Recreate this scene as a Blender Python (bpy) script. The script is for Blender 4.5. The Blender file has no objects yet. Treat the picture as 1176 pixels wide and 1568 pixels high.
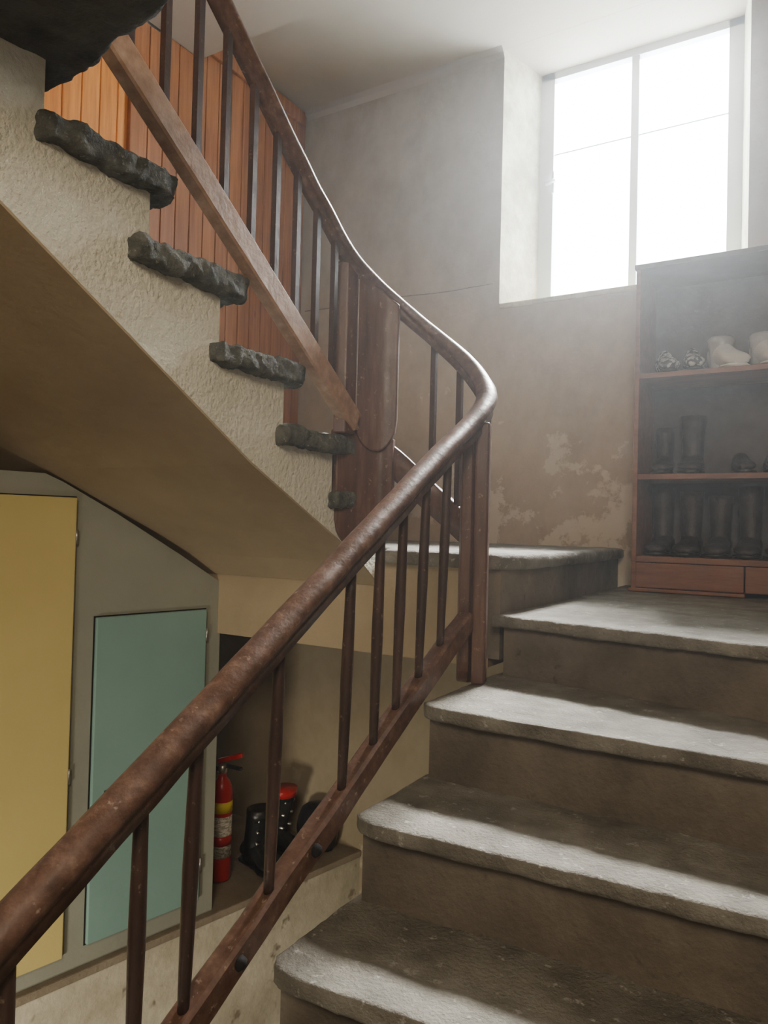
import bpy, bmesh, math, random
from mathutils import Vector, noise, Matrix
random.seed(4)
E=1.5   # eye height above the lower landing; z values below are given relative to eye level
def V(x,y,z): return Vector((x,y,z+E))
COL=bpy.context.scene.collection
# ---------------- materials ----------------
def nodes(name):
    m=bpy.data.materials.new(name); m.use_nodes=True
    nt=m.node_tree; b=nt.nodes['Principled BSDF']; return m,nt,b
def coords(nt,scale=(1,1,1)):
    tc=nt.nodes.new('ShaderNodeTexCoord'); mp=nt.nodes.new('ShaderNodeMapping')
    mp.inputs['Scale'].default_value=scale
    nt.links.new(tc.outputs['Object'],mp.inputs['Vector']); return mp.outputs['Vector']
def noi(nt,vec,scale,detail=6,rough=.6):
    n=nt.nodes.new('ShaderNodeTexNoise'); n.inputs['Scale'].default_value=scale
    n.inputs['Detail'].default_value=detail; n.inputs['Roughness'].default_value=rough
    nt.links.new(vec,n.inputs['Vector']); return n.outputs['Fac']
def ramp(nt,fac,stops):
    r=nt.nodes.new('ShaderNodeValToRGB'); nt.links.new(fac,r.inputs['Fac'])
    el=r.color_ramp.elements
    while len(el)<len(stops): el.new(.5)
    for e,(p,c) in zip(el,stops):
        e.position=p; e.color=(c[0],c[1],c[2],1) if not isinstance(c,float) else (c,c,c,1)
    return r.outputs['Color']
def mixc(nt,fac,a,b,mode='MIX'):
    n=nt.nodes.new('ShaderNodeMix'); n.data_type='RGBA'; n.blend_type=mode
    for s,v in ((n.inputs['Factor'],fac),(n.inputs[6],a),(n.inputs[7],b)):
        if isinstance(v,(int,float)): s.default_value=v
        elif isinstance(v,tuple): s.default_value=(v[0],v[1],v[2],1)
        else: nt.links.new(v,s)
    return n.outputs[2]
def bump(nt,b,h,strength,dist=.01):
    n=nt.nodes.new('ShaderNodeBump'); n.inputs['Strength'].default_value=strength
    n.inputs['Distance'].default_value=dist
    nt.links.new(h,n.inputs['Height']); nt.links.new(n.outputs['Normal'],b.inputs['Normal'])
def mat(name,c1,c2,scale=5,rough=.7,bs=40,bstr=.3,stretch=(1,1,1),lo=.35,hi=.65,dist=.01,spec=.5,metal=0,speck=None,stain=None):
    m,nt,b=nodes(name); v=coords(nt,stretch)
    c=ramp(nt,noi(nt,v,scale),[(lo,c1),(hi,c2)])
    if stain:
        c=mixc(nt,1.0,c,ramp(nt,noi(nt,coords(nt),stain,8,.7),[(.35,(.62,.60,.56)),(.62,(1.,1.,1.))]),'MULTIPLY')
    if speck:
        sc,amt,col=speck
        c=mixc(nt,ramp(nt,noi(nt,v,sc,3,.7),[(amt,0.0),(amt+.08,1.0)]),c,col)
    nt.links.new(c,b.inputs['Base Color'])
    b.inputs['Roughness'].default_value=rough; b.inputs['Metallic'].default_value=metal
    b.inputs['Specular IOR Level'].default_value=spec
    if bstr: bump(nt,b,noi(nt,v,bs),bstr,dist)
    return m
def peel_wall(name,base1,base2,patch,zlo,zhi,seam=None,upc=None,amp=.13):
    m,nt,b=nodes(name); v=coords(nt)
    col=ramp(nt,noi(nt,v,1.6,8,.6),[(.35,base1),(.65,base2)])
    st=ramp(nt,noi(nt,coords(nt,(1.2,1.2,.8)),2.3,7,.7),[(.36,(.80,.77,.72)),(.60,(1.,1.,1.))])
    sep=nt.nodes.new('ShaderNodeSeparateXYZ'); nt.links.new(v,sep.inputs[0])
    if seam:
        s=nt.nodes.new('ShaderNodeMapRange'); nt.links.new(sep.outputs['Z'],s.inputs['Value'])
        s.inputs['From Min'].default_value=seam-.3; s.inputs['From Max'].default_value=seam+.35
        up=ramp(nt,noi(nt,v,2.2,8,.6),[(.35,upc[0]),(.65,upc[1])])
        col=mixc(nt,s.outputs[0],col,up)
    col=mixc(nt,1.0,col,st,'MULTIPLY')
    mr=nt.nodes.new('ShaderNodeMapRange'); nt.links.new(sep.outputs['Z'],mr.inputs['Value'])
    mr.inputs['From Min'].default_value=zlo; mr.inputs['From Max'].default_value=zhi
    mr.inputs['To Min'].default_value=amp; mr.inputs['To Max'].default_value=-.1
    n=noi(nt,v,4.2,10,.66)
    ad=nt.nodes.new('ShaderNodeMath'); ad.operation='ADD'
    nt.links.new(n,ad.inputs[0]); nt.links.new(mr.outputs[0],ad.inputs[1])
    mask=ramp(nt,ad.outputs[0],[(.59,0.0),(.63,.7)])
    nt.links.new(mixc(nt,mask,col,patch),b.inputs['Base Color'])
    b.inputs['Roughness'].default_value=.85
    bump(nt,b,mixc(nt,.5,noi(nt,v,25,8),mask),.35,.012)
    return m
M={}
M['wall']=peel_wall('wall_paint',(.43,.35,.25),(.50,.41,.30),(.64,.57,.45),E-.1,E+1.0,E+1.31,((.345,.325,.29),(.40,.38,.34)))
M['crack']=mat('crack_line',(.20,.17,.14),(.26,.23,.19),20,.9,40,.2)  # dark tone of the thin crack line in the plaster
M['wallup']=mat('wall_upper_paint',(.37,.35,.33),(.43,.41,.38),2,.85,20,.2)
M['lower']=peel_wall('well_wall_paint',(.32,.27,.18),(.40,.34,.235),(.47,.42,.31),E-1.7,E-.8)
M['ledge']=mat('scuffed_plaster',(.62,.58,.46),(.74,.70,.57),3,.85,30,.4,speck=(9,.62,(.25,.21,.15)),stain=2.5)
M['ceil']=mat('ceiling_paint',(.50,.455,.375),(.56,.51,.43),1.5,.9,15,.15)
M['reveal']=mat('reveal_plaster',(.70,.67,.50),(.82,.79,.62),6,.9,14,.5,dist=.02,stain=3)
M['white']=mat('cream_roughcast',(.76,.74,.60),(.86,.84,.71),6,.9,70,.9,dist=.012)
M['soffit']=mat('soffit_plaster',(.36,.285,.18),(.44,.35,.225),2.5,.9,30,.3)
M['stone']=mat('worn_stone_tread',(.135,.125,.10),(.30,.285,.24),9,.68,120,.8,lo=.3,hi=.7,dist=.009,speck=(38,.62,(.36,.345,.30)),stain=3.5)
M['riser']=mat('painted_riser',(.125,.105,.08),(.195,.165,.125),4,.8,60,.45,speck=(14,.66,(.08,.068,.05)),stain=3)
M['slate']=mat('rough_slate',(.045,.05,.042),(.14,.145,.12),26,.8,60,.9,dist=.014,speck=(60,.62,(.26,.265,.225)))
M['slated']=mat('rough_slate_landing',(.035,.036,.032),(.09,.09,.078),12,.8,60,.8,dist=.014)
M['teal']=mat('teal_paint',(.22,.37,.34),(.25,.41,.38),3,.45,60,.08)
M['yellow']=mat('yellow_paint',(.60,.50,.19),(.66,.55,.22),2,.5,60,.08)
M['grey']=mat('grey_green_paint',(.27,.28,.23),(.32,.33,.27),3,.6,60,.12)
M['frame']=mat('window_frame_paint',(.66,.72,.78),(.74,.79,.84),6,.4,60,.1)
M['shelfw']=mat('bookcase_wood',(.19,.085,.055),(.28,.13,.08),6,.5,40,.15,stretch=(1,6,6))
M['shelfd']=mat('bookcase_backlit_dark',(.06,.055,.055),(.10,.09,.09),6,.6,40,.15)  # backlit shade put into the colour of top board and back panel
M['black']=mat('black_rubber',(.008,.008,.009),(.02,.02,.02),10,.35,60,.15)
M['dkleather']=mat('dark_leather',(.025,.025,.03),(.06,.055,.06),8,.5,50,.3)
M['greyl']=mat('grey_suede',(.36,.36,.35),(.46,.46,.45),8,.8,50,.3)
M['patt']=mat('patterned_canvas',(.05,.05,.06),(.5,.5,.48),45,.7,50,.2,lo=.48,hi=.52)
M['whiter']=mat('white_rubber',(.65,.65,.6),(.8,.8,.75),8,.5,50,.1)
M['red']=mat('red_enamel',(.45,.015,.015),(.55,.02,.02),4,.28,60,.02)
M['label']=mat('label_print',(.35,.33,.28),(.75,.73,.65),60,.5,60,.02,stretch=(1,1,3),lo=.45,hi=.55)
M['ylabel']=mat('yellow_label',(.75,.60,.04),(.8,.65,.05),30,.5,60,.02)
M['metal']=mat('brushed_metal',(.45,.45,.43),(.6,.6,.58),20,.35,60,.05,metal=1)
M['dark']=mat('dark_hole',(.006,.005,.005),(.01,.01,.01),10,.9,40,.2)
M['floor']=mat('stone_floor',(.22,.18,.13),(.32,.27,.2),5,.8,60,.4)
def wood(name,c1,c2,c3,rough,axis_scale,scuff=None):
    m,nt,b=nodes(name); v=coords(nt,axis_scale)
    n=noi(nt,v,6,8,.65)
    c=ramp(nt,n,[(.3,c1),(.55,c2),(.75,c3)])
    v2=coords(nt)
    if scuff:
        c=mixc(nt,ramp(nt,noi(nt,v2,55,5,.7),[(.62,0.0),(.69,.7)]),c,scuff)
    nt.links.new(c,b.inputs['Base Color'])
    rr=ramp(nt,noi(nt,v2,9,4),[(.3,rough-.1),(.7,rough+.15)]); nt.links.new(rr,b.inputs['Roughness'])
    bump(nt,b,noi(nt,v2,45,6),.25,.006)
    return m
M['rail']=wood('rail_varnished_wood',(.06,.031,.020),(.12,.064,.042),(.22,.135,.09),.38,(5,5,5),(.34,.25,.18))
M['rail_lit']=wood('rail_lit_wood',(.26,.15,.09),(.38,.235,.15),(.50,.345,.235),.36,(5,5,5))  # paler copy of the rail wood, window light put into its colour
M['bal']=wood('baluster_wood',(.028,.014,.011),(.052,.027,.020),(.095,.05,.036),.42,(4,4,1),(.2,.14,.10))
M['newel']=wood('newel_wood',(.06,.029,.019),(.11,.053,.035),(.18,.10,.068),.38,(5,5,.6),(.3,.2,.14))
def panelmat(name,a,bb):
    m,nt,b=nodes(name); v=coords(nt,(1,14,.9))
    n=noi(nt,v,3,8,.6)
    sep=nt.nodes.new('ShaderNodeSeparateXYZ'); nt.links.new(coords(nt),sep.inputs[0])
    dv=nt.nodes.new('ShaderNodeMath'); dv.operation='DIVIDE'; dv.inputs[1].default_value=.095
    nt.links.new(sep.outputs['Y'],dv.inputs[0])
    fl=nt.nodes.new('ShaderNodeMath'); fl.operation='FLOOR'; nt.links.new(dv.outputs[0],fl.inputs[0])
    wn=nt.nodes.new('ShaderNodeTexWhiteNoise'); wn.noise_dimensions='1D'; nt.links.new(fl.outputs[0],wn.inputs['W'])
    base=ramp(nt,wn.outputs['Value'],[(0,a),(1,bb)])
    grain=ramp(nt,n,[(.3,(.62,.52,.45)),(.65,(1.,1.,1.))])
    c=mixc(nt,1.0,base,grain,'MULTIPLY')
    kn=nt.nodes.new('ShaderNodeTexVoronoi'); kn.inputs['Scale'].default_value=5; nt.links.new(coords(nt,(1,1.6,.7)),kn.inputs['Vector'])
    km=ramp(nt,kn.outputs['Distance'],[(.05,1.0),(.11,0.0)])
    c=mixc(nt,km,c,(.20,.05,.015))
    nt.links.new(c,b.inputs['Base Color']); b.inputs['Roughness'].default_value=.5
    b.inputs['Specular IOR Level'].default_value=.25
    return m
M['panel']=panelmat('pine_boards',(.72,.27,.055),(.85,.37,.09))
M['panel2']=panelmat('dark_boards',(.32,.13,.05),(.43,.18,.07))  # darker brown tone for the far boards, post and cornice
# ---------------- mesh helpers ----------------
def empty(name,loc=(0,0,0),parent=None):
    o=bpy.data.objects.new(name,None); COL.objects.link(o); o.empty_display_size=.1
    if parent: o.parent=parent
    return o
def obj(name,verts,faces,m,parent=None,smooth=False,bevel=0,seg=2):
    me=bpy.data.meshes.new(name); me.from_pydata([tuple(v) for v in verts],[],faces)
    bm=bmesh.new(); bm.from_mesh(me); bmesh.ops.recalc_face_normals(bm,faces=bm.faces); bm.to_mesh(me); bm.free()
    if smooth:
        for p in me.polygons: p.use_smooth=True
    o=bpy.data.objects.new(name,me); COL.objects.link(o)
    me.materials.append(m)
    if parent: o.parent=parent
    if bevel:
        md=o.modifiers.new('b','BEVEL'); md.width=bevel; md.segments=seg; md.limit_method='ANGLE'
    return o
def boxvf(a,b):
    x0,y0,z0=a; x1,y1,z1=b
    vs=[(x,y,z) for z in (z0,z1) for y in (y0,y1) for x in (x0,x1)]
    return vs,[(0,1,3,2),(4,6,7,5),(0,4,5,1),(2,3,7,6),(0,2,6,4),(1,5,7,3)]
def box(name,a,b,m,parent=None,bevel=0):
    a=(a[0],a[1],a[2]+E); b=(b[0],b[1],b[2]+E)
    v,f=boxvf(a,b); return obj(name,v,f,m,parent,bevel=bevel)
def boxes(name,lst,m,parent=None,bevel=0):
    V_=[];F=[]
    for a,b in lst:
        v,f=boxvf((a[0],a[1],a[2]+E),(b[0],b[1],b[2]+E)); o=len(V_); V_+=v; F+=[tuple(i+o for i in q) for q in f]
    return obj(name,V_,F,m,parent,bevel=bevel)
def prism(name,pts,d,m,parent=None,bevel=0,smooth=False):
    n=len(pts); d=Vector(d); P=[Vector(p) for p in pts]
    vs=P+[p+d for p in P]
    fs=[tuple(range(n)),tuple(range(2*n-1,n-1,-1))]+[(i,(i+1)%n,(i+1)%n+n,i+n) for i in range(n)]
    return obj(name,vs,fs,m,parent,bevel=bevel,smooth=smooth)
def roughen(o,vox,strength,size,smooth=2,fine=0):
    r=o.modifiers.new('r','REMESH'); r.mode='VOXEL'; r.voxel_size=vox; r.use_smooth_shade=True
    s=o.modifiers.new('s','SMOOTH'); s.iterations=smooth; s.factor=.5
    t=bpy.data.textures.new('clouds','CLOUDS'); t.noise_scale=size; t.noise_depth=3
    d=o.modifiers.new('d','DISPLACE'); d.texture=t; d.strength=strength; d.mid_level=.5; d.texture_coords='LOCAL'
    if fine:
        t=bpy.data.textures.new('clouds_fine','CLOUDS'); t.noise_scale=size*.35; t.noise_depth=3
        d=o.modifiers.new('d2','DISPLACE'); d.texture=t; d.strength=fine; d.mid_level=.5; d.texture_coords='LOCAL'
def catmull(P,n=8):
    P=[Vector(p) for p in P]; out=[]
    Q=[P[0]*2-P[1]]+P+[P[-1]*2-P[-2]]
    for i in range(1,len(Q)-2):
        a,b,c,d=Q[i-1:i+3]
        for k in range(n):
            t=k/n
            out.append(.5*((2*b)+(c-a)*t+(2*a-5*b+4*c-d)*t*t+(3*b-a-3*c+d)*t**3))
    out.append(P[-1]); return out
def sweep(name,path,prof,m,parent=None,smooth=True,bevel=0,wob=0,scale=None):
    vs=[];fs=[];n=len(prof)
    for i,p in enumerate(path):
        t=(path[min(i+1,len(path)-1)]-path[max(i-1,0)]).normalized()
        s=t.cross(Vector((0,0,1))).normalized(); u=s.cross(t)
        k=scale(p) if scale else 1
        for a,b in prof:
            q=p+s*a*k+u*b*k
            if wob: q=q+Vector(noise.noise_vector(q*9))*wob
            vs.append(q)
    for i in range(len(path)-1):
        for j in range(n):
            fs.append((i*n+j,i*n+(j+1)%n,(i+1)*n+(j+1)%n,(i+1)*n+j))
    fs.append(tuple(range(n))); fs.append(tuple(range((len(path)-1)*n+n-1,(len(path)-1)*n-1,-1)))
    return obj(name,vs,fs,m,parent,smooth=smooth,bevel=bevel)
def rods(name,items,m,parent=None,seg=10,square=False):
    vs=[];fs=[]
    for p0,p1,prof in items:
        ax=(p1-p0); L=ax.length; z=ax.normalized()
        ref=Vector((0,1,0)) if abs(z.y)<.9 else Vector((1,0,0))
        x=z.cross(ref).normalized(); y=z.cross(x); base=len(vs)
        for t,r in prof:
            for k in range(seg):
                a=2*math.pi*(k+.5)/seg
                vs.append(p0+ax*t+x*math.cos(a)*r+y*math.sin(a)*r)
        for i in range(len(prof)-1):
            for k in range(seg):
                fs.append((base+i*seg+k,base+i*seg+(k+1)%seg,base+(i+1)*seg+(k+1)%seg,base+(i+1)*seg+k))
        fs.append(tuple(base+k for k in range(seg))); e=base+(len(prof)-1)*seg
        fs.append(tuple(e+k for k in reversed(range(seg))))
    return obj(name,vs,fs,m,parent,smooth=seg>6)
def loft(name,rings,m,parent=None,seg=20,sub=1):
    vs=[];fs=[]
    for c,a,b in rings:
        for k in range(seg):
            t=2*math.pi*k/seg; vs.append(c+a*math.cos(t)+b*math.sin(t))
    for i in range(len(rings)-1):
        for k in range(seg):
            fs.append((i*seg+k,i*seg+(k+1)%seg,(i+1)*seg+(k+1)%seg,(i+1)*seg+k))
    fs.append(tuple(range(seg))); e=(len(rings)-1)*seg; fs.append(tuple(e+k for k in reversed(range(seg))))
    return obj(name,vs,fs,m,parent,smooth=True)
def curved_plate(name,plan,zb,zt,th,m,parent=None,n=24,bevel=.006):
    P=catmull([Vector((p[0],p[1],0)) for p in plan],8); N=len(P)
    vs=[];fs=[]
    for i,p in enumerate(P):
        t=(P[min(i+1,N-1)]-P[max(i-1,0)]).normalized(); nn=Vector((t.y,-t.x,0))
        s=i/(N-1)
        for q,zz in ((p+nn*th/2,zb(s)),(p+nn*th/2,zt(s)),(p-nn*th/2,zt(s)),(p-nn*th/2,zb(s))):
            vs.append(Vector((q.x,q.y,zz+E)))
    for i in range(N-1):
        for j in range(4): fs.append((i*4+j,i*4+(j+1)%4,(i+1)*4+(j+1)%4,(i+1)*4+j))
    fs.append((0,1,2,3)); e=(N-1)*4; fs.append((e+3,e+2,e+1,e))
    return obj(name,vs,fs,m,parent,bevel=bevel)
# ---------------- room shell ----------------
XL,XR,YB,YF,ZC=-2.88,1.25,3.70,-1.7,2.57
ZB=-2.9
wb=empty('wall_back')
wx0,wx1=-1.564,-.37; gx0,gx1=-1.45,-.45; WD=.42
def quadbox(name,x0,x1,z0,z1,m): return box(name,(x0,YB,z0),(x1,YB+WD,z1),m,wb)
quadbox('left_part',XL-.2,wx0,-.6,ZC+.3,M['wall'])
quadbox('right_part',wx1,XR+.2,-.6,ZC+.3,M['wall'])
quadbox('below_window',wx0,wx1,-.6,1.20,M['wall'])
quadbox('lintel',wx0,wx1,ZC,ZC+.3,M['ceil'])
prism('reveal_left',[V(wx0,YB-.002,1.20),V(gx0,YB+WD,1.20),V(wx0,YB+WD,1.20)],(0,0,ZC-1.20),M['reveal'],wb)
prism('reveal_right',[V(wx1,YB-.002,1.20),V(wx1,YB+WD,1.20),V(gx1,YB+WD,1.20)],(0,0,ZC-1.20),M['reveal'],wb)
prism('sill',[V(wx0,YB-.006,1.17),V(wx0,YB+WD,1.17),V(wx0,YB+WD,1.23),V(wx0,YB-.006,1.20)],(wx1-wx0,0,0),M['reveal'],wb,bevel=.008)
ck=catmull([V(x,YB-.0005,z) for x,z in ((XL+.02,1.325),(-2.5,1.318),(-2.2,1.322),(-1.9,1.31),(-1.60,1.315))],6)
sweep('plaster_crack',ck,[(-.002,-.003),(.002,-.003),(.002,.003),(-.002,.003)],M['crack'],wb)
win=empty('window_1')
gy=YB+WD-.07
L=[]
def fr(x0,x1,z0,z1,d=.05): L.append(((x0,gy-d/2,z0),(x1,gy+d/2,z1)))
fr(gx0-.03,gx0+.055,1.2,ZC+.02); fr(gx1-.05,gx1+.03,1.2,ZC+.02); fr(gx0-.02,gx1+.02,ZC-.04,ZC+.02); fr(gx0,gx1,1.2,1.265)
mx=-.955
fr(mx-.020,mx+.020,1.2,ZC,.04)
boxes('casement_frame',L,M['frame'],win)
L=[]
for a,b in ((gx0+.055,mx-.020),(mx+.020,gx1-.05)):
    for z in (2.11,): L.append(((a,gy-.004,z-.003),(b,gy+.004,z+.003)))
boxes('glazing_bars',L,M['frame'],win)
mg,nt,b=nodes('window_glass')
tr=nt.nodes.new('ShaderNodeBsdfTransparent'); gl=nt.nodes.new('ShaderNodeBsdfGlossy'); gl.inputs['Roughness'].default_value=.05
mx_=nt.nodes.new('ShaderNodeMixShader'); mx_.inputs[0].default_value=.06
nt.links.new(tr.outputs[0],mx_.inputs[1]); nt.links.new(gl.outputs[0],mx_.inputs[2]); nt.links.new(mx_.outputs[0],nt.nodes['Material Output'].inputs['Surface'])
box('glass_pane',(gx0,gy-.002,1.2),(gx1,gy+.002,ZC),mg,win)
rods('espagnolette',[(V(gx0+.07,gy-.04,1.95),V(gx0+.02,gy-.06,1.93),[(0,.012),(1,.012)]),(V(gx0+.06,gy-.04,1.88),V(gx0+.06,gy-.04,2.0),[(0,.008),(1,.008)])],M['frame'],win)
box('wall_right',(XR,YF,ZB),(XR+.15,YB,ZC+.3),M['wallup'])
box('wall_front',(XL,YF-.15,ZB),(XR+.15,YF,ZC+.3),M['wallup'])
box('wall_left',(XL-.15,YF-.15,ZB),(XL-.025,YB,ZC+.3),M['wallup'])
box('ceiling',(XL-.2,YF-.15,ZC),(XR+.15,YB-.001,ZC+.12),M['ceil'])
box('trim_1',(XL,YF,ZC-.16),(XR,2.78,ZC-.001),M['ceil'])
prism('trim_2',[V(XL,YB-.001,ZC-.001),V(XL,YB-.045,ZC-.001),V(XL,YB-.02,ZC-.02),V(XL,YB-.001,ZC-.045)],(wx0-XL,0,0),M['wallup'])
box('floor',(XL-.15,YF-.15,ZB-.1),(XR+.15,YB,ZB),M['floor'])
pw=.095
wp=empty('wood_panelling')
L=[];L2=[]
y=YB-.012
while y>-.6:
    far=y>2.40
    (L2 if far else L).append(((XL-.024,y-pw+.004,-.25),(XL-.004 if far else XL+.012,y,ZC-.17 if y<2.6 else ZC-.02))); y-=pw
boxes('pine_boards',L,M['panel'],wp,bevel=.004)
boxes('dark_boards',L2,M['panel2'],wp,bevel=.004)
box('post',(XL+.0,2.32,-.05),(XL+.035,2.40,ZC-.17),M['panel2'],wp,bevel=.004)
box('cornice',(XL-.004,2.40,ZC-.10),(XL+.02,YB-.05,ZC-.02),M['panel2'],wp,bevel=.004)
# ---------------- lower flight ----------------
SX=-.86
st=empty('stone_staircase')
r=.18; TH=.036
zS=lambda k:-.075-.18*(4-k)
nose={3:(2.10,1.67),2:(1.632,1.60),1:(1.337,1.44),0:(1.07,1.24),-1:(.80,1.0),-2:(.53,.76),-3:(.27,.5)}
for k in (2,1,0,-1,-2,-3):
    z=zS(k); a0,b0=nose[k]; a1,b1=nose[k+1]
    z1=z-TH
    o=prism('tread_%d'%(k+4),[V(SX-.02,a0+.03,z1),V(SX+.0,a0+.004,z1),V(SX+.05,a0-.006,z1),V(XR-.01,b0,z1),V(XR-.01,b1+.08,z1),V(SX-.02,a1+.08,z1)],(0,0,TH),M['stone'],st)
    roughen(o,.008,.008,.12,1,.0035)
    prism('riser_%d'%(k+4),[V(SX,a0+.025,z-r-.02),V(XR-.005,b0+.025,z-r-.02),V(XR-.005,b0+.08,z-r-.02),V(SX,a0+.08,z-r-.02)],(0,0,r-.012),M['riser'],st)
k=3; z=zS(3)
o=prism('landing_tread',[V(SX-.03,2.10,z-TH),V(-.6,2.045,z-TH),V(0,1.925,z-TH),V(XR-.01,1.70,z-TH),V(XR-.01,YB-.005,z-TH),V(SX-.03,YB-.005,z-TH)],(0,0,TH),M['stone'],st)
roughen(o,.010,.008,.12,1,.0035)
prism('riser_7',[V(SX-.0,2.125,z-r-.02),V(-.6,2.07,z-r-.02),V(0,1.95,z-r-.02),V(XR-.005,1.725,z-r-.02),V(XR-.005,1.8,z-r-.02),V(SX,2.2,z-r-.02)],(0,0,r-.012),M['riser'],st)
core=[V(SX+.004,.31,ZB),V(SX+.004,.31,-1.49)]
for k in range(-3,3):
    core.append(V(SX+.004,nose[k][0]+.07,zS(k)-.045)); core.append(V(SX+.004,nose[k+1][0]+.07,zS(k)-.045))
core+= [V(SX+.004,2.2,-.32),V(SX+.004,YB-.01,-.32),V(SX+.004,YB-.01,ZB)]
prism('core',core,(XR-SX-.01,0,0),M['riser'],st)
box('lower_landing',(SX,YF+.01,-1.7),(XR-.01,.34,-1.5),M['floor'],st)
z=-.075
edge=[(-.885,2.13),(-.845,2.25),(-.83,2.42),(-.83,2.7),(-.845,3.1),(-.87,3.4),(-.885,YB-.01)]
o=prism('winder_landing',[V(-2.85,2.3,z-.05),V(-1.38,2.3,z-.05),V(-1.30,2.13,z-.05)]+[V(x,y,z-.05) for x,y in edge]+[V(-2.85,YB-.01,z-.05)],(0,0,.05),M['stone'],st)
roughen(o,.012,.008,.08,2)
prism('winder_riser',[V(-.93,2.165,-.40),V(-.89,2.165,-.40)]+[V(x-.03,y,-.40) for x,y in edge[1:]]+[V(-1.0,YB-.01,-.4),V(-1.0,2.2,-.4)],(0,0,.29),M['riser'],st)
box('landing_fascia',(-2.80,2.17,-.43),(-.93,YB-.01,-.12),M['soffit'],st)
# ---------------- upper flight ----------------
us=empty('stone_staircase.001')
UX=-1.33
ztop=[.10,.275,.447,.620,.785,.962]
ynose=[1.985,1.965,1.708,1.455,1.213,.935]
yback=[1.84,1.60,1.345,1.085,.87,-1.2]
def slab(name,pl,zt,th,m,par,rg=(.008,.026,.07,.014)):
    o=prism(name,[V(x,y,zt-th) for x,y in pl],(0,0,th),m,par); roughen(o,rg[0],rg[1],rg[2],2,rg[3]); return o
slab('tread_1',[(-1.295,1.86),(-1.295,1.99),(-1.42,2.12),(-2.3,3.6),(-2.85,3.6),(-2.85,2.6),(-1.45,1.86)],.10,.045,M['slate'],us)
slab('tread_2',[(-1.295,1.61),(-1.295,1.95),(-1.33,1.975),(-2.85,2.75),(-2.85,1.75),(-1.4,1.60)],.275,.055,M['slate'],us)
for i in (2,3,4):
    slab('tread_%d'%(i+1),[(-1.295,yback[i]+.01),(-1.285,ynose[i]-.05),(-1.30,ynose[i]-.012),(-1.34,ynose[i]),(-2.85,ynose[i]+.10*(4-i)/2),(-2.85,yback[i]),(-1.34,yback[i]-.01)],ztop[i],.055,M['slate'],us)
slab('tread_6',[(-.985,-.4),(-.965,.83),(-.99,.885),(-1.2,.915),(-1.29,.94),(-1.345,.95),(-2.85,.95),(-2.85,-.4)],.965,.08,M['slated'],us,(.012,.035,.16,.010))
yr=[1.90,1.875,1.634,1.375,1.145,.88]
sof=[(-.4,.79),(.35,.78),(.58,.70),(.802,.576),(1.1,.40),(1.506,.157),(1.75,.035),(1.93,-.053),(2.05,-.12),(2.165,-.20)]
pts2=[]
for i in range(1,6):
    pts2.append((yr[i],ztop[i-1]-.03)); pts2.append((yr[i],ztop[i]-.03))
poly=[(y,z+.006) for y,z in sof]+[(2.165,-.10),(1.97,.02),(1.90,.07)]+pts2+[(-.4,ztop[5]-.04)]
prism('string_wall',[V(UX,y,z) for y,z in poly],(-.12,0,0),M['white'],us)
L=[]
for i in range(1,6): L.append(((XL+.02,yr[i]-.05,ztop[i-1]-.05),(UX-.11,yr[i]-.002,ztop[i]-.045)))
boxes('risers',L,M['white'],us)
sp=[V(UX-.001,y,z) for y,z in sof]+[V(UX-.001,y,z+.04) for y,z in reversed(sof)]
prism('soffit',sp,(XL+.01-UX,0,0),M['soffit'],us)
# ---------------- closet under the stairs ----------------
cl=empty('under_stair_closet')
cx=lambda y:-2.06+.2*(y-2.18)
CB=-1.5
face=[V(cx(y),y,z) for y,z in ((.3,CB),(2.18,CB),(2.18,-.235),(2.0,-.125),(1.75,.02),(1.56,.12),(1.50,.145),(.3,.145))]
prism('closet_front',face,(-.06,0,0),M['grey'],cl)
prism('closet_end_wall',[V(-2.10,2.12,CB),V(-2.075,2.18,CB),V(-2.85,2.18,CB),V(-2.85,2.12,CB)],(0,0,1.27),M['soffit'],cl)
prism('closet_roof',[V(cx(.3)-.05,.3,.10),V(cx(1.5)-.05,1.5,.10),V(-2.85,1.5,.10),V(-2.85,.3,.10)],(0,0,.04),M['grey'],cl)
nrm=Vector((1,-.2,0)).normalized()
def onwall(y,z,off=0): return V(cx(y),y,z)+nrm*off
def leaf(name,y0,y1,z0,z1,m,par,th=.016):
    return prism(name,[onwall(y0,z0,.001),onwall(y1,z0,.001),onwall(y1,z1,.001),onwall(y0,z1,.001)],nrm*th,m,par,bevel=.004)
def knob(par,y,z):
    rods('handle',[(onwall(y,z,.012),onwall(y,z,.03),[(0,.004),(.6,.004),(.7,.009),(1,.007)])],M['metal'],par)
    prism('escutcheon',[onwall(y-.008,z-.035,.016),onwall(y+.008,z-.035,.016),onwall(y+.008,z+.025,.016),onwall(y-.008,z+.025,.016)],nrm*.004,M['metal'],par)
def hinge(par,y,z): rods('hinge',[(onwall(y,z-.025,.012),onwall(y,z+.025,.012),[(0,.005),(1,.005)])],M['metal'],par)
def recess(par,y0,y1,z0,z1):
    prism('gap',[onwall(y0-.004,z0-.004,.0),onwall(y1+.004,z0-.004,.0),onwall(y1+.004,z1+.004,.0),onwall(y0-.004,z1+.004,.0)],nrm*.003,M['dark'],par)
d1=empty('door_yellow',parent=cl); leaf('leaf',1.02,1.60,-1.44,.07,M['yellow'],d1,.018); recess(d1,1.02,1.6,-1.44,.07); hinge(d1,1.604,-.06); hinge(d1,1.604,-.85)
d2=empty('door_teal',parent=cl); leaf('leaf',1.68,2.11,-1.43,-.333,M['teal'],d2); recess(d2,1.68,2.11,-1.43,-.333); hinge(d2,2.114,-.43); hinge(d2,2.114,-1.3); knob(d2,1.73,-.95); knob(d1,1.08,-.7)
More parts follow.
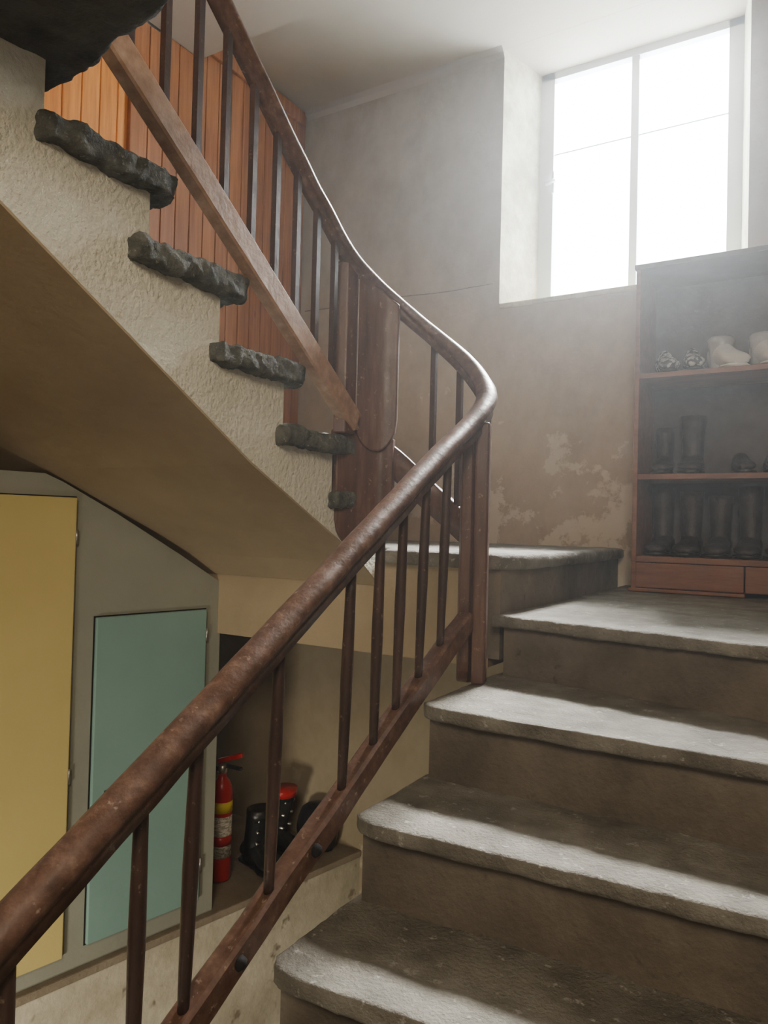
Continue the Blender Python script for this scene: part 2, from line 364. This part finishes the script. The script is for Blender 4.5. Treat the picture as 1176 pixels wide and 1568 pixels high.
cy=lambda y:cx(y)+.02
box_pts=[V(cy(-1.6),-1.6,ZB),V(cy(2.98),2.98,ZB),V(-2.86,2.98,ZB),V(-2.86,-1.6,ZB)]
prism('wall_ledge',box_pts,(0,0,-1.53-ZB),M['ledge'])
prism('floor_ledge',[V(cy(-1.6)+.01,-1.6,-1.53),V(cy(2.96)+.01,2.96,-1.53),V(-2.86,2.96,-1.53),V(-2.86,-1.6,-1.53)],(0,0,.03),M['floor'],bevel=.006)
box('wall_alcove',(-2.86,2.96,ZB),(SX,3.1,-.43),M['lower'])
# ---------------- railing ----------------
rl=empty('stair_railing')
hr=[(-.885,.10,-.80),(-.885,.40,-.62),(-.885,.555,-.527),(-.885,.80,-.378),(-.885,1.1,-.196),(-.885,1.4,-.012),(-.885,1.7,.17),(-.88,1.88,.275),(-.878,1.955,.324),(-.89,2.03,.38),(-.935,2.085,.445),(-1.01,2.11,.525),(-1.11,2.11,.61),(-1.21,2.07,.70),(-1.275,1.98,.775),(-1.30,1.877,.84),(-1.30,1.704,.955),(-1.30,1.557,1.067),(-1.30,1.423,1.178),(-1.30,1.325,1.258),(-1.30,1.1,1.44),(-1.30,.8,1.68)]
prof=[(-.018,-.036),(-.018,-.022),(-.021,-.017),(-.018,-.012),(-.028,-.008),(-.032,.003),(-.029,.015),(-.018,.025),(-.006,.029),(.006,.029),(.018,.025),(.029,.015),(.032,.003),(.028,-.008),(.018,-.012),(.021,-.017),(.018,-.022),(.018,-.036)]
hp=catmull([V(*p) for p in hr],10)
rsc=lambda p: .84+.16*min(1,max(0,(-.9-p.x)/-.3+1)) if p.x<-.9 else 1.0
sweep('handrail',hp,prof,M['rail'],rl,wob=.002,scale=lambda p: .82 if p.x<-1.2 else (.82+.16*min(1,(p.x+1.2)/.3)))
bp=[(-.90,.10,-1.25),(-.90,.5,-1.033),(-.90,.897,-.818),(-.90,1.3,-.60),(-.90,1.7,-.382),(-.895,1.93,-.257)]
sq=[(-.018,-.028),(-.023,-.022),(-.023,.022),(-.016,.028),(.016,.028),(.023,.022),(.023,-.022),(.018,-.028)]
sweep('bottom_rail',catmull([V(*p) for p in bp],10),sq,M['rail'],rl,wob=.003,smooth=False)
up=[(-1.30,1.93,.325),(-1.30,1.897,.35),(-1.30,1.5,.636),(-1.30,1.029,.975),(-1.30,.93,1.045)]
sq2=[(-.017,-.033),(-.022,-.028),(-.022,.028),(-.018,.033),(.018,.033),(.022,.028),(.022,-.028),(.017,-.033)]
sweep('bottom_rail_upper',catmull([V(*p) for p in up],8),sq2,M['rail_lit'],rl,smooth=False)
mid=[(-.905,2.03,-.07),(-.95,2.09,-.02),(-1.03,2.12,.04),(-1.12,2.12,.11),(-1.21,2.08,.20),(-1.27,2.02,.26)]
sq3=[(-.014,-.05),(-.016,.028),(-.01,.034),(.01,.034),(.016,.028),(.014,-.05)]
sweep('curved_string',catmull([V(*p) for p in mid],8),sq3,M['newel'],rl)
zh=lambda y:.324+.607*(y-1.955)
zb=lambda y:-.225+.543*(y-1.989)
B=[]
tp=[(0,.0095),(.08,.0105),(.5,.0135),(.85,.0115),(1,.0105)]
for y in (1.783,1.665,1.556,1.445,1.331,1.10,.897,.785,.575,.45,.33):
    x=-.893+random.uniform(-.003,.003); l=random.uniform(-.006,.006)
    B.append((V(x-.004,y+l,zb(y)+.02),V(x+.006,y,zh(y)-.015),tp))
rods('balusters_lower',B,M['bal'],rl,12)
def interp(P,y):
    for a,b in zip(P,P[1:]):
        if (a.y-y)*(b.y-y)<=0 and a.y!=b.y:
            t=(y-a.y)/(b.y-a.y); return a.z+(b.z-a.z)*t-E
uph=[p for p in hp if p.x<-1.27]
B=[]
tq=[(0,.012),(1,.012)]
for y in (1.818,1.727,1.633,1.542,1.447,1.345,1.25,1.15,1.05):
    B.append((V(-1.30,y,.35+.72*(1.897-y)+.01),V(-1.30,y,(interp(uph,y) or 1.2)-.01),tq))
for x,y,z0,z1 in ((-1.115,2.12,.10,.60),(-1.02,2.115,.03,.52)):
    B.append((V(x,y,z0),V(x,y,z1),tq))
rods('balusters_upper',B,M['bal'],rl,4)
P=[]
for y in (1.215,1.0,.68): P.append((V(-.880,y,zb(y)+.005),V(-.866,y,zb(y)+.0),[(0,.013),(.7,.012),(1,.006)]))
rods('pegs',P,M['dark'],rl,12)
_m=math
ell=lambda s,zb_,d:zb_+d*(1-_m.sqrt(max(0,1-(2*s-1)**2)))
curved_plate('newel_board',[(-.90,1.93),(-.925,1.975),(-.915,2.03),(-.885,2.05)],lambda s:ell(s,-.445,.07),lambda s:.28+.08*s,.03,M['newel'],rl)
prism('newel_stile',[V(-.875,1.925,-.435),V(-.842,1.945,-.435),V(-.855,1.99,-.435),V(-.888,1.97,-.435)],(0,0,.735),M['newel'],rl,bevel=.006)
curved_plate('newel_board_lower',[(-1.345,1.90),(-1.31,1.965),(-1.265,2.03),(-1.215,2.05)],lambda s:ell(s,-.07,.09),lambda s:.30-.02*s,.045,M['newel'],rl)
curved_plate('newel_spoon',[(-1.305,1.945),(-1.275,1.985),(-1.24,2.02),(-1.20,2.04)],lambda s:ell(s,.235,.10),lambda s:.80-.10*s,.035,M['newel'],rl)
prism('newel_stile_upper',[V(-1.325,1.865,.28),V(-1.29,1.88,.28),V(-1.285,1.93,.28),V(-1.32,1.935,.28)],(0,0,.53),M['newel'],rl,bevel=.006)
# ---------------- bookcase ----------------
bk=empty('bookcase')
bx0,bx1,by0,by1,bz0,bz1=-.777,.15,3.36,3.685,-.25,1.151
boxes('carcass',[((bx0,by0,bz0),(bx0+.02,by1,bz1)),((bx1-.02,by0,bz0),(bx1,by1,bz1)),((bx0+.02,by0+.004,.672),(bx1-.02,by1-.01,.694)),((bx0+.02,by0+.004,.232),(bx1-.02,by1-.01,.255)),((bx0+.02,by0+.004,-.125),(bx1-.02,by1-.01,-.10))],M['shelfw'],bk,bevel=.002)
box('top_board',(bx0-.006,by0-.008,bz1),(bx1+.006,by1,bz1+.022),M['shelfd'],bk,bevel=.003)
box('back_panel',(bx0+.02,by1-.012,bz0),(bx1-.02,by1-.001,bz1),M['shelfd'],bk)
boxes('plinth_drawers',[((bx0+.02,by0+.0,-.235),(bx0+.445,by0+.02,-.128)),((bx0+.45,by0,-.235),(bx1-.02,by0+.02,-.128)),((bx0-.01,by0-.012,-.252),(bx0+.45,by0+.01,-.238))],M['shelfw'],bk,bevel=.003)
def shoe(name,x,y,z,L_,w,h,m,ang=0,solem=None):
    e=empty(name); c=_m.cos(ang); s=_m.sin(ang)
    f=Vector((s,-c,0)); sd=Vector((c,s,0)); u=Vector((0,0,1)); o=V(x,y,z)
    R=[]
    for t,ww,hh in ((-.5,.25,.45),(-.47,.62,.75),(-.38,.78,1.0),(-.2,.74,.98),(-.05,.72,.85),(.1,.8,.66),(.28,.98,.5),(.4,.88,.42),(.47,.6,.33),(.5,.3,.22)):
        R.append((o+f*(t*L_)+u*(.016+hh*h/2),sd*(ww*w/2),u*(hh*h/2)))
    loft('upper',R,m,e)
    R=[]
    for t,ww in ((-.51,.3),(-.48,.7),(-.38,.84),(-.1,.78),(.1,.85),(.28,1.04),(.4,.94),(.48,.62),(.52,.3)):
        R.append((o+f*(t*L_)+u*.011,sd*(ww*w/2),u*.0105))
    loft('sole',R,solem or (M['black'] if m is not M['whiter'] else M['whiter']),e)
    return e
def boot(name,x,y,z,L_,w,h,m,ang=0,cuff=None,buckles=False,shaft=None,foot=.09):
    e=shoe(name,x,y,z,L_,w,foot,m,ang); c=_m.cos(ang); s=_m.sin(ang)
    f=Vector((s,-c,0)); sd=Vector((c,s,0)); u=Vector((0,0,1)); o=V(x,y,z)
    R=[]
    lean=.25 if buckles else 0
    for t,off,rl_,rs in ((.03,-.22,.24,.38),(.2,-.23,.22,.38),(.35,-.25,.19,.37),(.6,-.25,.19,.40),(.85,-.25,.21,.44),(1,-.26,.22,.46)):
        R.append((o+f*((off+lean*max(0,t-.3))*L_)+u*(t*h),f*(rl_*L_),sd*(rs*w)))
    if shaft:
        R.append((R[-1][0]+u*.012,R[-1][1]*.8,R[-1][2]*.8)); R.append((R[-1][0]+u*.004,R[-1][1]*.5,R[-1][2]*.5))
    else:
        R.append((R[-1][0],R[-1][1]*.85,R[-1][2]*.85)); R.append((R[-1][0]-u*.05,R[-1][1],R[-1][2]))
    loft('shaft',R,shaft or m,e)
    if cuff:
        q=R[5]; loft('cuff',[(q[0]-u*.03,q[1]*1.03,q[2]*1.03),(q[0]+u*.004,q[1]*1.05,q[2]*1.05)],cuff,e)
    if buckles:
        for t,o_ in ((.42,-.02),(.62,.0),(.82,.03)):
            q=o+f*((o_-.08)*L_)+u*(t*h)
            for sg in (-1,1): rods('buckle',[(q+sd*sg*(.4*w*.4)-f*.03,q+sd*sg*(.4*w*.55)+f*.03,[(0,.006),(1,.006)])],M['metal'],e,8)
    return e
z=.694
boot('high_top_sneaker',-.42,3.48,z,.22,.125,.15,M['whiter'],.6,shaft=M['greyl'],foot=.13)
boot('high_top_sneaker.001',-.26,3.48,z,.22,.125,.15,M['whiter'],.5,shaft=M['greyl'],foot=.13)
shoe('patterned_shoe',-.67,3.50,z,.24,.09,.12,M['patt'],.35)
shoe('patterned_shoe.001',-.56,3.50,z,.24,.09,.12,M['patt'],.25)
shoe('leather_shoe',-.11,3.52,z,.26,.095,.09,M['dkleather'],.1)
shoe('leather_shoe.001',.01,3.52,z,.26,.095,.09,M['dkleather'],-.1)
z=.255
boot('ankle_boot',-.68,3.52,z,.25,.095,.22,M['dkleather'],.1)
boot('ankle_boot.001',-.56,3.52,z,.25,.12,.27,M['dkleather'],.1)
shoe('leather_shoe.002',-.36,3.53,z,.26,.09,.09,M['dkleather'],.2)
shoe('leather_shoe.003',-.24,3.53,z,.26,.09,.09,M['dkleather'],.1)
z=-.10
for i,x in enumerate((-.69,-.57,-.45,-.33,-.21,-.09)):
    boot('rubber_boot' if i==0 else 'rubber_boot.%03d'%i,x,3.53,z,.25,.115,.31-.02*(i%3),M['dkleather'],0)
# ---------------- extinguisher and things in the alcove ----------------
GZ=-1.498
def lathe(name,c,prof,m,par,seg=28):
    return loft(name,[(c+Vector((0,0,z)),Vector((r_,0,0)),Vector((0,r_,0))) for r_,z in prof],m,par,seg)
fe=empty('fire_extinguisher'); c=V(-2.215,2.385,GZ)
lathe('cylinder',c,[(.036,0),(.043,.004),(.045,.012),(.045,.36),(.042,.385),(.032,.41),(.018,.425),(.016,.445)],M['red'],fe)
lathe('label',c,[(.0456,.10),(.0456,.27)],M['label'],fe); lathe('yellow_band',c,[(.0458,.285),(.0458,.33)],M['ylabel'],fe)
lathe('red_band',c,[(.0458,.15),(.0458,.19)],M['red'],fe)
lathe('valve',c,[(.016,.44),(.02,.445),(.02,.475),(.013,.48)],M['metal'],fe)
def bar(name,a,b_,w,h,m,par):
    return sweep(name,[a,b_],[(-w,-h),(w,-h),(w,h),(-w,h)],m,par,smooth=False,bevel=.002)
bar('lever_top',c+Vector((-.02,0,.49)),c+Vector((.085,.03,.525)),.012,.009,M['red'],fe)
bar('lever_bottom',c+Vector((-.02,0,.475)),c+Vector((.08,.03,.465)),.010,.006,M['black'],fe)
hs=catmull([c+Vector(p) for p in ((-.01,-.02,.465),(-.05,-.03,.45),(-.062,-.03,.36),(-.055,-.03,.22),(-.05,-.03,.12))],6)
sweep('hose',hs,[(.008*_m.cos(a*.785),.008*_m.sin(a*.785)) for a in range(8)],M['black'],fe)
boot('ski_boot',-2.14,2.57,GZ,.25,.14,.25,M['black'],1.3,None,True)
boot('ski_boot.001',-2.14,2.735,GZ,.25,.14,.29,M['black'],1.6,M['red'],True)
hm=empty('black_helmet'); c=V(-2.07,2.875,GZ)
loft('shell',[(c+Vector((0,0,z_)),Vector((a,0,0)),Vector((0,b_,0))) for a,b_,z_ in ((.085,.05,0),(.10,.065,.03),(.11,.07,.08),(.10,.065,.13),(.08,.055,.175),(.045,.04,.2),(.01,.01,.208))],M['black'],hm)
# ---------------- haze volume added to imitate the glare round the window ----------------
mh=bpy.data.materials.new('glare_haze'); mh.use_nodes=True; nt=mh.node_tree
for n in list(nt.nodes):
    if n.type!='OUTPUT_MATERIAL': nt.nodes.remove(n)
vs_=nt.nodes.new('ShaderNodeVolumeScatter'); vs_.inputs['Density'].default_value=.017; vs_.inputs['Anisotropy'].default_value=.78
vs_.inputs['Color'].default_value=(.93,.97,1,1)
nt.links.new(vs_.outputs[0],nt.nodes['Material Output'].inputs['Volume'])
box('glare_haze',(XL+.04,YF+.02,-.90),(XR-.02,YB+WD-.12,ZC-.005),mh,wb)
# ---------------- lights ----------------
W=bpy.data.worlds.new('World'); bpy.context.scene.world=W; W.use_nodes=True
bg=W.node_tree.nodes['Background']; bg.inputs[0].default_value=(.86,.94,1,1); bg.inputs[1].default_value=34
def area(name,loc,target,sx,sy,e,col,spread=None):
    l=bpy.data.lights.new(name,'AREA'); l.shape='RECTANGLE'; l.size=sx; l.size_y=sy; l.energy=e; l.color=col
    if spread: l.spread=spread
    o=bpy.data.objects.new(name,l); COL.objects.link(o); o.location=loc
    o.rotation_euler=(Vector(target)-Vector(loc)).to_track_quat('-Z','Y').to_euler()
    return o
area('window_daylight',V(-1.0,5.7,3.7),V(-.6,1.5,-.6),1.2,.6,1800,(1,.97,.92))
area('hall_fill',V(.5,-1.3,1.5),V(-1.4,1.8,-.3),.9,.9,54,(1,.83,.62))  # unseen fill light added behind the camera
area('cellar_fill',V(-1.2,-.5,-1.7),V(-2.05,1.8,-2.1),.4,.4,16,(1,.90,.72),1.9)  # unseen fill light added to brighten the plaster below the ledge
# ---------------- camera ----------------
cam=bpy.data.cameras.new('camera'); co=bpy.data.objects.new('camera',cam); COL.objects.link(co)
cam.sensor_fit='VERTICAL'; cam.sensor_height=24; cam.lens=24*1150/1568; cam.clip_start=.02
R=Matrix.Rotation(math.radians(31.3),4,'Z')@Matrix.Rotation(math.radians(90+1.1),4,'X')@Matrix.Rotation(math.radians(1.43),4,'Z')
co.matrix_world=Matrix.Translation((0,0,E))@R
bpy.context.scene.camera=co
